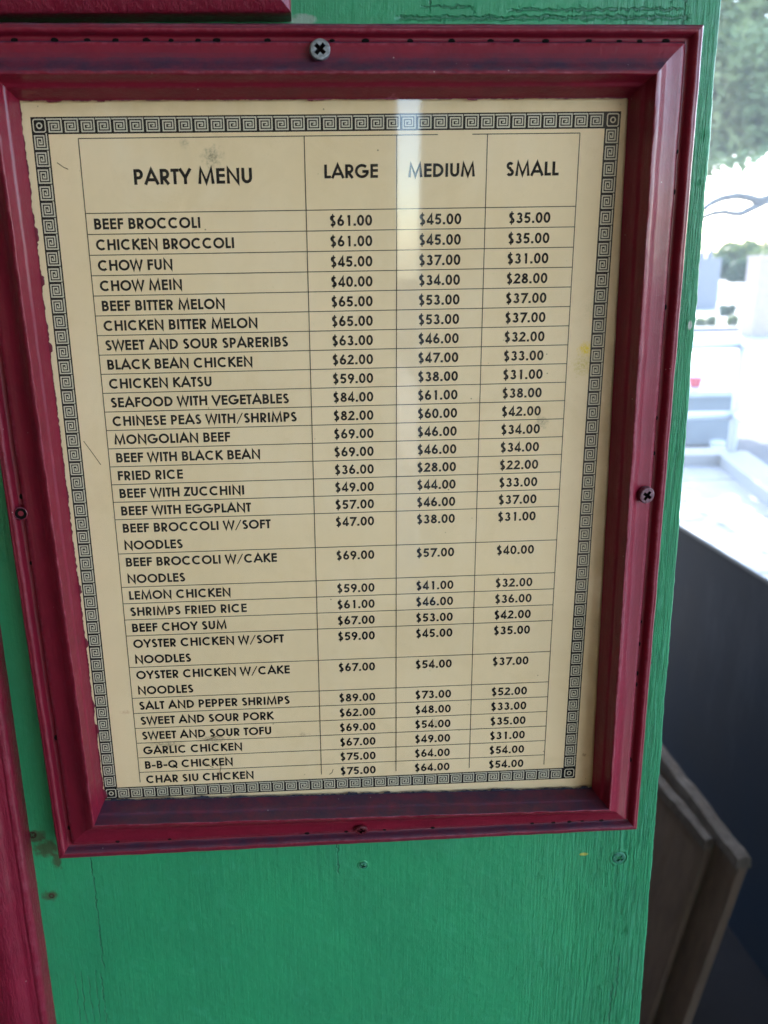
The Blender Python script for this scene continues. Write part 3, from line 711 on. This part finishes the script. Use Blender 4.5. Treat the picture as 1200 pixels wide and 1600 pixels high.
# ------------------------------------------------------------------ neighbouring frames
PROF2 = [(0, -.8), (0, .5), (.012, .7), (.03, .82), (.06, .92), (.10, .97), (.13, .95), (.145, .90), (.16, .95), (.20, 1.0), (.24, 1.0), (.27, 1.05), (.31, 1.18), (.36, 1.38), (.42, 1.55), (.5, 1.66), (.58, 1.70), (.70, 1.68), (.85, 1.55), (1.0, 1.35), (1.4, .9), (2.0, .3), (2.02, -.7)]
def rectq(x0, y0, x1, y1): return [(x0, y0), (x1, y0), (x1, y1), (x0, y1)]
def frame2(label, x0, y0, x1, y1, wd, prof, seed, side):
    t = empty('picture_frame', W((x0 + x1) / 2, y1, 0)); tag(t, label, 'picture frame')
    Q = (rectq(x0, y0, x1, y1), rectq(x0 + wd, y0 + wd, x1 - wd, y1 - wd), rectq(x0 + 2 * wd, y0 + 2 * wd, x1 - 2 * wd, y1 - 2 * wd))
    for i, n_ in enumerate(('top_rail', 'stile', 'bottom_rail', 'stile')): member(n_, Q, i, t, M_maroon2, prof, 160, seed + i, 1.6)
    b = MB(); b.box(W((x0 + x1) / 2, (y0 + y1) / 2, .45), (U * (x1 - x0 - 3 * wd), U * .3, U * (y1 - y0 - 3 * wd))); own(b.build('backing', M_paper), t)
    return t
frame2('glossy maroon frame cut off at the lower left, its right stile beside the green board', -58, 20, -6.45, 95, 4.2, PROF2, 21, 'r')
PROF3 = [(0, -.8), (0, 1.0), (.01, 1.15), (.04, 1.25), (.22, 1.62), (.30, 1.68), (.6, 1.8), (1.0, 1.85), (1.5, 1.2), (2.0, .3), (2.02, -.7)]
frame2('maroon frame cut off at the top left, just above the menu frame', -30, -62, 16.25, -5.42, 3.0, PROF3, 41, 'b')

# ------------------------------------------------------------------ low wall of the stall, window pane, cardboard
p1, p2 = at_z(1062, 820, .85), at_z(1200, 905, .85)
d12 = (p2 - p1).normalized(); far = p1 - d12 * 1.1; near = p2 + d12 * 1.5
nrm = Vector((d12.y, -d12.x, 0)); nrm = nrm if nrm.x > 0 else -nrm
b = MB(); b.add([(-3.1, -2.9, .006), (1.3, -2.9, .006), (1.3, near.y, .006), (near.x + .004, near.y, .006), (far.x + .004, far.y, .006), (-3.1, far.y, .006)], [(0, 1, 2, 3, 4, 5)]); tag(b.build('shade_floor_sheet', SHADE_MAT), kind='structure')  # dark sheet standing in for shaded floor, keeps the glass reflection dark
low = empty('low_wall', (far.x, far.y, 0)); tag(low, 'dark slate painted half wall with a thin metal edge, right of the green board', 'half wall')
def slab(mb, a, b_, z0, z1, th, n_=None):
    n_ = n_ or nrm
    p = [Vector((q.x, q.y, z)) + n_ * o for z in (z0, z1) for q, o in ((a, 0), (b_, 0), (b_, th), (a, th))]
    mb.add(p, [(3, 2, 1, 0), (4, 5, 6, 7), (0, 1, 5, 4), (1, 2, 6, 5), (2, 3, 7, 6), (3, 0, 4, 7)])
b = MB(); slab(b, far, near, 0, .845, .010); own(b.build('panel', M_slate), low)
b = MB(); slab(b, far - nrm * .003, near - nrm * .003, .842, .8505, .005); own(b.build('top_edge', plain('bluish_metal_edge', (.22, .27, .33), .35, .5, .5)), low)
b = MB(); slab(b, far + nrm * .006, near + nrm * .006, .86, 2.5, .004)
tag(b.build('window_pane', M_pane), 'streaky clear window pane standing on the dark half wall, the tree seen through it', 'window pane')

M_card = Mat('brown_cardboard', (.20, .145, .110), .8, .25)
_n = M_card.noise(M_card.scale(M_card.pos(), (30, 30, 8)), 1, 5, .7); M_card.over(M_card.ramp(_n, .4, .7), (.14, .105, .083)); M_card.bump(_n, .3, .004); M_card = M_card.done()
M_card2 = plain('worn_cardboard_edge', (.17, .145, .125), .85, .2, var=.4, sc=60)
def card(label, a, c, z, th, ln, seed):
    """sheet standing on the floor; a = top corner nearest the camera, c = another point of its top edge"""
    d = (c - a).normalized(); e = a + d * ln; nn = Vector((d.y, -d.x, 0)); nn = nn if nn.x > 0 else -nn
    t = empty('cardboard_sheet', (a.x, a.y, 0)); tag(t, label, 'cardboard', 'cardboard sheets leaning by the half wall')
    n = 40; v = []; f = []; v2 = []
    for i in range(n + 1):
        q = a + d * ln * i / n; j = .006 * noise.noise(Vector((i * .5, seed, 0))) - .006 * (i == 0)
        for off in (0, th): v += [Vector((q.x, q.y, 0)) + nn * (off - .10), Vector((q.x, q.y, z + j - .012)) + nn * off]
    for i in range(n):
        k_ = i * 4; f += [(k_, k_ + 4, k_ + 5, k_ + 1), (k_ + 2, k_ + 3, k_ + 7, k_ + 6)]
    f += [(0, 1, 3, 2)]
    b = MB(); b.add(v, f); own(b.build('face', M_card), t)
    b = MB(); v = []
    for i in range(n + 1):
        q = a + d * ln * i / n; j = .006 * noise.noise(Vector((i * .5, seed, 0)))
        for k_, (off, dz) in enumerate(((-.006, -.02), (-.004, -.001), (th * .5, .004), (th + .004, -.001), (th + .006, -.02))):
            v.append(Vector((q.x, q.y, z + j + dz + .003 * noise.noise(Vector((i * 1.7, k_, seed))))) + nn * off)
    f = [(i * 5 + k_, i * 5 + k_ + 1, (i + 1) * 5 + k_ + 1, (i + 1) * 5 + k_) for i in range(n) for k_ in range(4)] + [(4, 3, 2, 1, 0)]
    b.add(v, f); own(b.build('folded_edge', M_card2), t)
card('taller brown cardboard sheet with a torn folded top edge, next to the dark half wall', at_z(1157, 1342, .52), at_z(1035, 1182, .52), .52, .015, .8, 3)
card('lower brown cardboard sheet in front, its straight top edge meeting the green board', at_z(1106, 1313, .50), at_z(1030, 1222, .50), .50, .011, .8, 9)

# ------------------------------------------------------------------ railing on the kerb
M_white = plain('white_railing_paint', (.55, .56, .57), .4, .5, var=.08)
rail = empty('railing', (kerb_c.x, kerb_c.y, 0)); tag(rail, 'white two bar pipe railing turning a corner on the terrace kerb', 'railing')
for z in (.85, .345):
    for e in (A, Cc):
        b = MB(); b.tube([Vector((kerb_c.x, kerb_c.y, z)), Vector((e.x, e.y, z))], .030, 10); own(b.build('rail', M_white, smooth=True), rail)
for e, ts in ((A, (0, 1.9, 3.8)), (Cc, (1.8, 3.6))):
    d = (e - kerb_c).normalized()
    for t in ts:
        q = kerb_c + d * t; b = MB(); b.tube([(q.x, q.y, .05), (q.x, q.y, .86)], .028, 10); own(b.build('post', M_white, smooth=True), rail)

# ------------------------------------------------------------------ things beyond the railing
G = -.246
def thing_at(name, u, v_, z, label, cat, group=None):
    p = at_z(u, v_, z); o = empty(name, p); tag(o, label, cat, group); return o, p
M_greybox = plain('grey_plastic', (.16, .18, .20), .5, .4)
o, p = thing_at('storage_box', 1096, 700, -.25, 'grey storage box standing just beyond the white railing', 'box')
b = MB(); b.box(p + Vector((0, .2, .26)), (.50, .45, .44)); own(b.build('body', M_greybox), o)
b = MB(); b.box(p + Vector((0, .2, .505)), (.54, .49, .05)); own(b.build('lid', plain('pale_grey_plastic', (.45, .46, .47), .5)), o)
b = MB(); b.box(p + Vector((.30, .02, .27)), (.05, .05, .54)); own(b.build('corner_post', M_white), o)
pot, pp = thing_at('flower_pot', 1087, 596, .285, 'small red flower pot with one dark leaf on the grey box', 'flower pot')
pp = Vector((pp.x, p.y + .2, .285)); pp.x = at_y(1087, 590, pp.y).x; pot.location = pp; zt = pp.z
b = MB(); b.tube([(pp.x, pp.y, zt), (pp.x, pp.y, zt + .09)], [.045, .065], 14); own(b.build('pot', plain('red_glaze', (.5, .04, .06), .35)), pot)
b = MB(); b.tube([(pp.x, pp.y, zt + .091), (pp.x, pp.y, zt + .13)], [.06, .04], 12); own(b.build('flower', M_white), pot)
b = MB(); b.add([(pp.x - .01, pp.y, zt + .12), (pp.x + .03, pp.y, zt + .16), (pp.x + .04, pp.y + .01, zt + .22), (pp.x, pp.y + .01, zt + .17)], [(0, 1, 2, 3)]); own(b.build('leaf', plain('dark_leaf', (.03, .08, .03))), pot)
o, p = thing_at('bucket', 1098, 700, -.25, 'white bucket on the shaded asphalt in front of the grey box', 'bucket')
b = MB(); b.tube([p + Vector((0, -.25, .0)), p + Vector((0, -.25, .12))], [.05, .065], 14); own(b.build('body', M_white), o)
b = MB(); b.tube([p + Vector((-.06, -.25, .12)), p + Vector((0, -.25, .17)), p + Vector((.06, -.25, .12))], .004, 6); own(b.build('handle', M_greybox), o)

M_stone = plain('grey_render', (.17, .18, .20), .8, .2); M_stone2 = plain('pale_pink_render', (.34, .28, .26), .8, .2); M_cap = plain('dark_coping', (.12, .13, .16), .7)
def pillar(label, u0, u1, vtop, dist, mat, spikes=False):
    a, c = at_y(u0, 480, dist), at_y(u1, 480, dist); zt = at_y(u0, vtop, dist).z; w = c.x - a.x
    o = empty('gate_pillar', ((a.x + c.x) / 2, dist, G)); tag(o, label, 'pillar')
    b = MB(); b.box(((a.x + c.x) / 2, dist + w / 2, (zt + G) / 2 - .03), (w, w, zt - G - .06)); own(b.build('shaft', mat), o)
    b = MB(); b.box(((a.x + c.x) / 2, dist + w / 2, zt - .03), (w * 1.05, w * 1.05, .06)); own(b.build('cap', mat), o)
    if spikes:
        for u in (1101, 1114):
            q = at_y(u, 400, dist); b = MB(); b.tube([(q.x, dist + .2, zt), (q.x + .02, dist + .2, zt + .34)], [.08, .03], 8); own(b.build('finial', M_cap), o)
pillar('pale grey gate pillar with two dark finials behind the plants', 1084, 1120, 404, 24, M_stone, True)
pillar('pale pink gate pillar at the right edge of the view', 1180, 1216, 400, 16, M_stone2)
o = empty('garden_wall', (11, 17, G)); tag(o, 'low grey garden wall with darker coping beyond the pavement', 'wall')
a, c = at_y(1060, 520, 17), at_y(1152, 520, 17)
zt = at_y(1100, 512, 17).z; zm = at_y(1100, 521, 17).z
b = MB(); b.box(((a.x + c.x) / 2, 17.1, (zm + G) / 2), (c.x - a.x, .2, zm - G)); own(b.build('base', M_cap), o)
b = MB(); b.box(((a.x + c.x) / 2, 17.1, (zm + zt) / 2), (c.x - a.x + .05, .26, zt - zm)); own(b.build('coping', M_stone), o)
ww = plain('white_render', (.8, .8, .79), .7)
a, c = at_y(1090, 450, 28), at_y(1215, 450, 28); zt = at_y(1150, 444, 28).z
o = empty('white_wall', ((a.x + c.x) / 2, 28, G)); tag(o, 'long white wall between the two gate pillars, trees behind it', 'wall')
b = MB(); b.box(((a.x + c.x) / 2, 28.1, (zt + G) / 2), (c.x - a.x, .25, zt - G)); own(b.build('panel', ww), o)

# ------------------------------------------------------------------ plants and trees
def leafmat(name, c1, c2):
    m = Mat(name, c1, .6, .3); m.over(m.ramp(m.noise(m.pos(), 2.2, 3, .6), .4, .65), c2); m.done()
    t = m.t; tl = m.N('ShaderNodeBsdfTranslucent'); m.L(m.c, tl.inputs[0]); mx = m.N('ShaderNodeMixShader'); mx.inputs[0].default_value = .35
    m.L(m.b.outputs[0], mx.inputs[1]); m.L(tl.outputs[0], mx.inputs[2]); m.L(mx.outputs[0], t.nodes['Material Output'].inputs[0]); return m.m
M_leaf = leafmat('tree_leaves', (.13, .19, .085), (.21, .27, .12))
M_leaf2 = leafmat('dark_leaves', (.035, .075, .045), (.06, .10, .05))
M_leaf3 = leafmat('pale_leaves', (.11, .15, .05), (.08, .12, .05))
M_bark = plain('grey_bark', (.19, .18, .175), .9, .2, var=.4, sc=12)
def leaves(mb, c, r, n, size, rnd, squash=1.0):
    for _ in range(n):
        d = Vector((rnd.gauss(0, 1), rnd.gauss(0, 1), rnd.gauss(0, 1))).normalized() * (rnd.random() ** .45)
        p = Vector(c) + Vector((d.x * r[0], d.y * r[1], d.z * r[2]))
        a = Vector((rnd.gauss(0, 1), rnd.gauss(0, 1), rnd.gauss(0, .6))).normalized() * size * rnd.uniform(.6, 1.3)
        s_ = a.cross(Vector((rnd.gauss(0, 1), rnd.gauss(0, 1), rnd.gauss(0, 1)))).normalized() * size * .38
        mb.add([p - a, p + s_, p + a, p - s_], [(0, 1, 2, 3)])
rnd = random.Random(5)
TD = 8.6
tr = empty('tree', (7.2, 9.6, G)); tag(tr, 'large leafy shade tree overhanging the terrace, filling the upper right corner', 'tree')
b = MB()
b.tube([(7.2, 9.6, G), (7.0, 9.6, 1.0), (6.7, 9.5, 2.2), (6.2, 9.4, 3.3), (5.6, 9.2, 4.2)], [.28, .22, .2, .16, .1], 12); own(b.build('trunk', M_bark, smooth=True), tr)
def limb(px, dist, r0, r1):
    pts = [at_y(u, v_, dist + dd) for u, v_, dd in px]; b = MB()
    b.tube(pts, [r0 + (r1 - r0) * i / (len(pts) - 1) for i in range(len(pts))], 8); own(b.build('limb', M_bark, smooth=True), tr)
limb([(1300, 260, .3), (1240, 190, .2), (1197, 122, 0), (1184, 92, 0), (1165, 77, 0), (1130, 72, .1), (1095, 50, .2)], TD, .10, .04)
limb([(1290, 250, .3), (1230, 290, .1), (1200, 311, 0), (1186, 314, 0), (1168, 308, 0), (1150, 306, 0), (1128, 310, 0), (1110, 318, 0), (1098, 328, 0), (1075, 345, 0)], TD - .5, .06, .028)
limb([(1200, 313, 0), (1188, 319, 0), (1172, 327, 0), (1158, 334, 0), (1146, 334, 0), (1132, 331, 0), (1116, 333, 0), (1104, 337, 0), (1085, 346, 0)], TD - .5, .045, .026)
b = MB()
# clusters given in picture directions at the tree's distance
for u, v_, ru, rv, dd, n in ((1140, 40, 34, 34, 0, 420), (1175, 75, 34, 36, .4, 420), (1120, 95, 30, 40, -.3, 380), (1195, 130, 32, 40, .2, 400), (1155, 150, 36, 42, -.2, 480), (1118, 180, 28, 45, .3, 380),
                            (1175, 200, 40, 32, 0, 420), (1135, 230, 26, 26, .2, 240), (1150, 248, 10, 26, 0, 60), (1112, 262, 10, 16, 0, 40), (1180, 228, 8, 22, 0, 50), (1195, 60, 20, 26, .8, 200), (1115, 20, 18, 30, .8, 200), (1205, 215, 20, 20, 0, 150),
                            (1170, 15, 14, 12, .5, 70), (1235, 110, 40, 80, .3, 600), (1280, 60, 50, 80, 0, 500), (1090, 120, 30, 90, .3, 400), (1240, -80, 90, 70, .2, 900), (1150, -90, 80, 60, .4, 800), (1320, -60, 80, 90, .4, 600)):
    c = at_y(u, v_, TD + dd); k_ = TD / 1250
    leaves(b, c, (ru * k_, 1.15, rv * k_), int(n * 1.8), .075, rnd)
for i in range(26):               # the rest of the wide crown, above and to the right of the view
    c = Vector((rnd.uniform(3.6, 8.2), rnd.uniform(7.4, 11), rnd.uniform(4.3, 6.2)))
    leaves(b, c, (.8, .8, .5), 260, .10, rnd)
own(b.build('crown', M_leaf), tr)
def bush(name, label, cat, u, v0, v1, wpx, dist, mat, n, size, group=None, trunk=True):
    c = at_y(u, v0, dist); z1 = at_y(u, v1, dist).z; r = wpx * dist / 1250 / 2; zc = (c.z + z1) / 2; rz = abs(c.z - z1) / 2
    o = empty(name, (c.x, dist + r, G)); tag(o, label, cat, group)
    b = MB()
    for _ in range(9):
        q = Vector((c.x + rnd.uniform(-.6, .6) * r, dist + r + rnd.uniform(-.5, .5) * r, zc + rnd.uniform(-.55, .5) * rz)); leaves(b, q, (r * .5, r * .5, rz * .5), n // 9, size, rnd)
    own(b.build('crown' if trunk else 'foliage', mat), o)
    b = MB(); b.tube([(c.x, dist + r, G), (c.x + .03, dist + r, zc)], [max(.05, r * .08), max(.02, r * .04)], 8); own(b.build('trunk' if trunk else 'stem', M_bark), o)
bush('far_tree', 'pale green rounded tree behind the white wall, rising to the right edge', 'tree', 1196, 432, 362, 80, 46, M_leaf3, 2600, .22)
bush('far_tree', 'pale green tree behind the white wall, left of the tallest far one', 'tree', 1150, 430, 374, 62, 48, M_leaf3, 2200, .22)
bush('far_tree', 'blue green darker tree standing just behind the white wall, nearest of the far trees', 'tree', 1168, 442, 404, 44, 36, M_leaf2, 2000, .14)
bush('far_tree', 'small dark tree between the grey pillar and the other far trees', 'tree', 1136, 440, 400, 30, 37, M_leaf2, 1500, .13)
bush('shrub', 'dark rounded shrub in front of the white wall', 'shrub', 1140, 500, 474, 24, 21, M_leaf2, 900, .06, trunk=False)
bush('shrub', 'low dark hedge stretch at the foot of the white wall, beside the pink pillar', 'shrub', 1166, 494, 477, 40, 24, M_leaf2, 900, .07, trunk=False)
for u, w_, l in ((1099, 18, 'green shrub behind the grey garden wall, against the grey pillar'), (1116, 16, 'pale green shrub in the middle above the grey garden wall'), (1148, 22, 'pale green shrub at the right end of the grey garden wall')):
    bush('shrub', l, 'shrub', u, 514, 492, w_, 17.6, M_leaf if u < 1110 else M_leaf3, 700, .05, trunk=False)
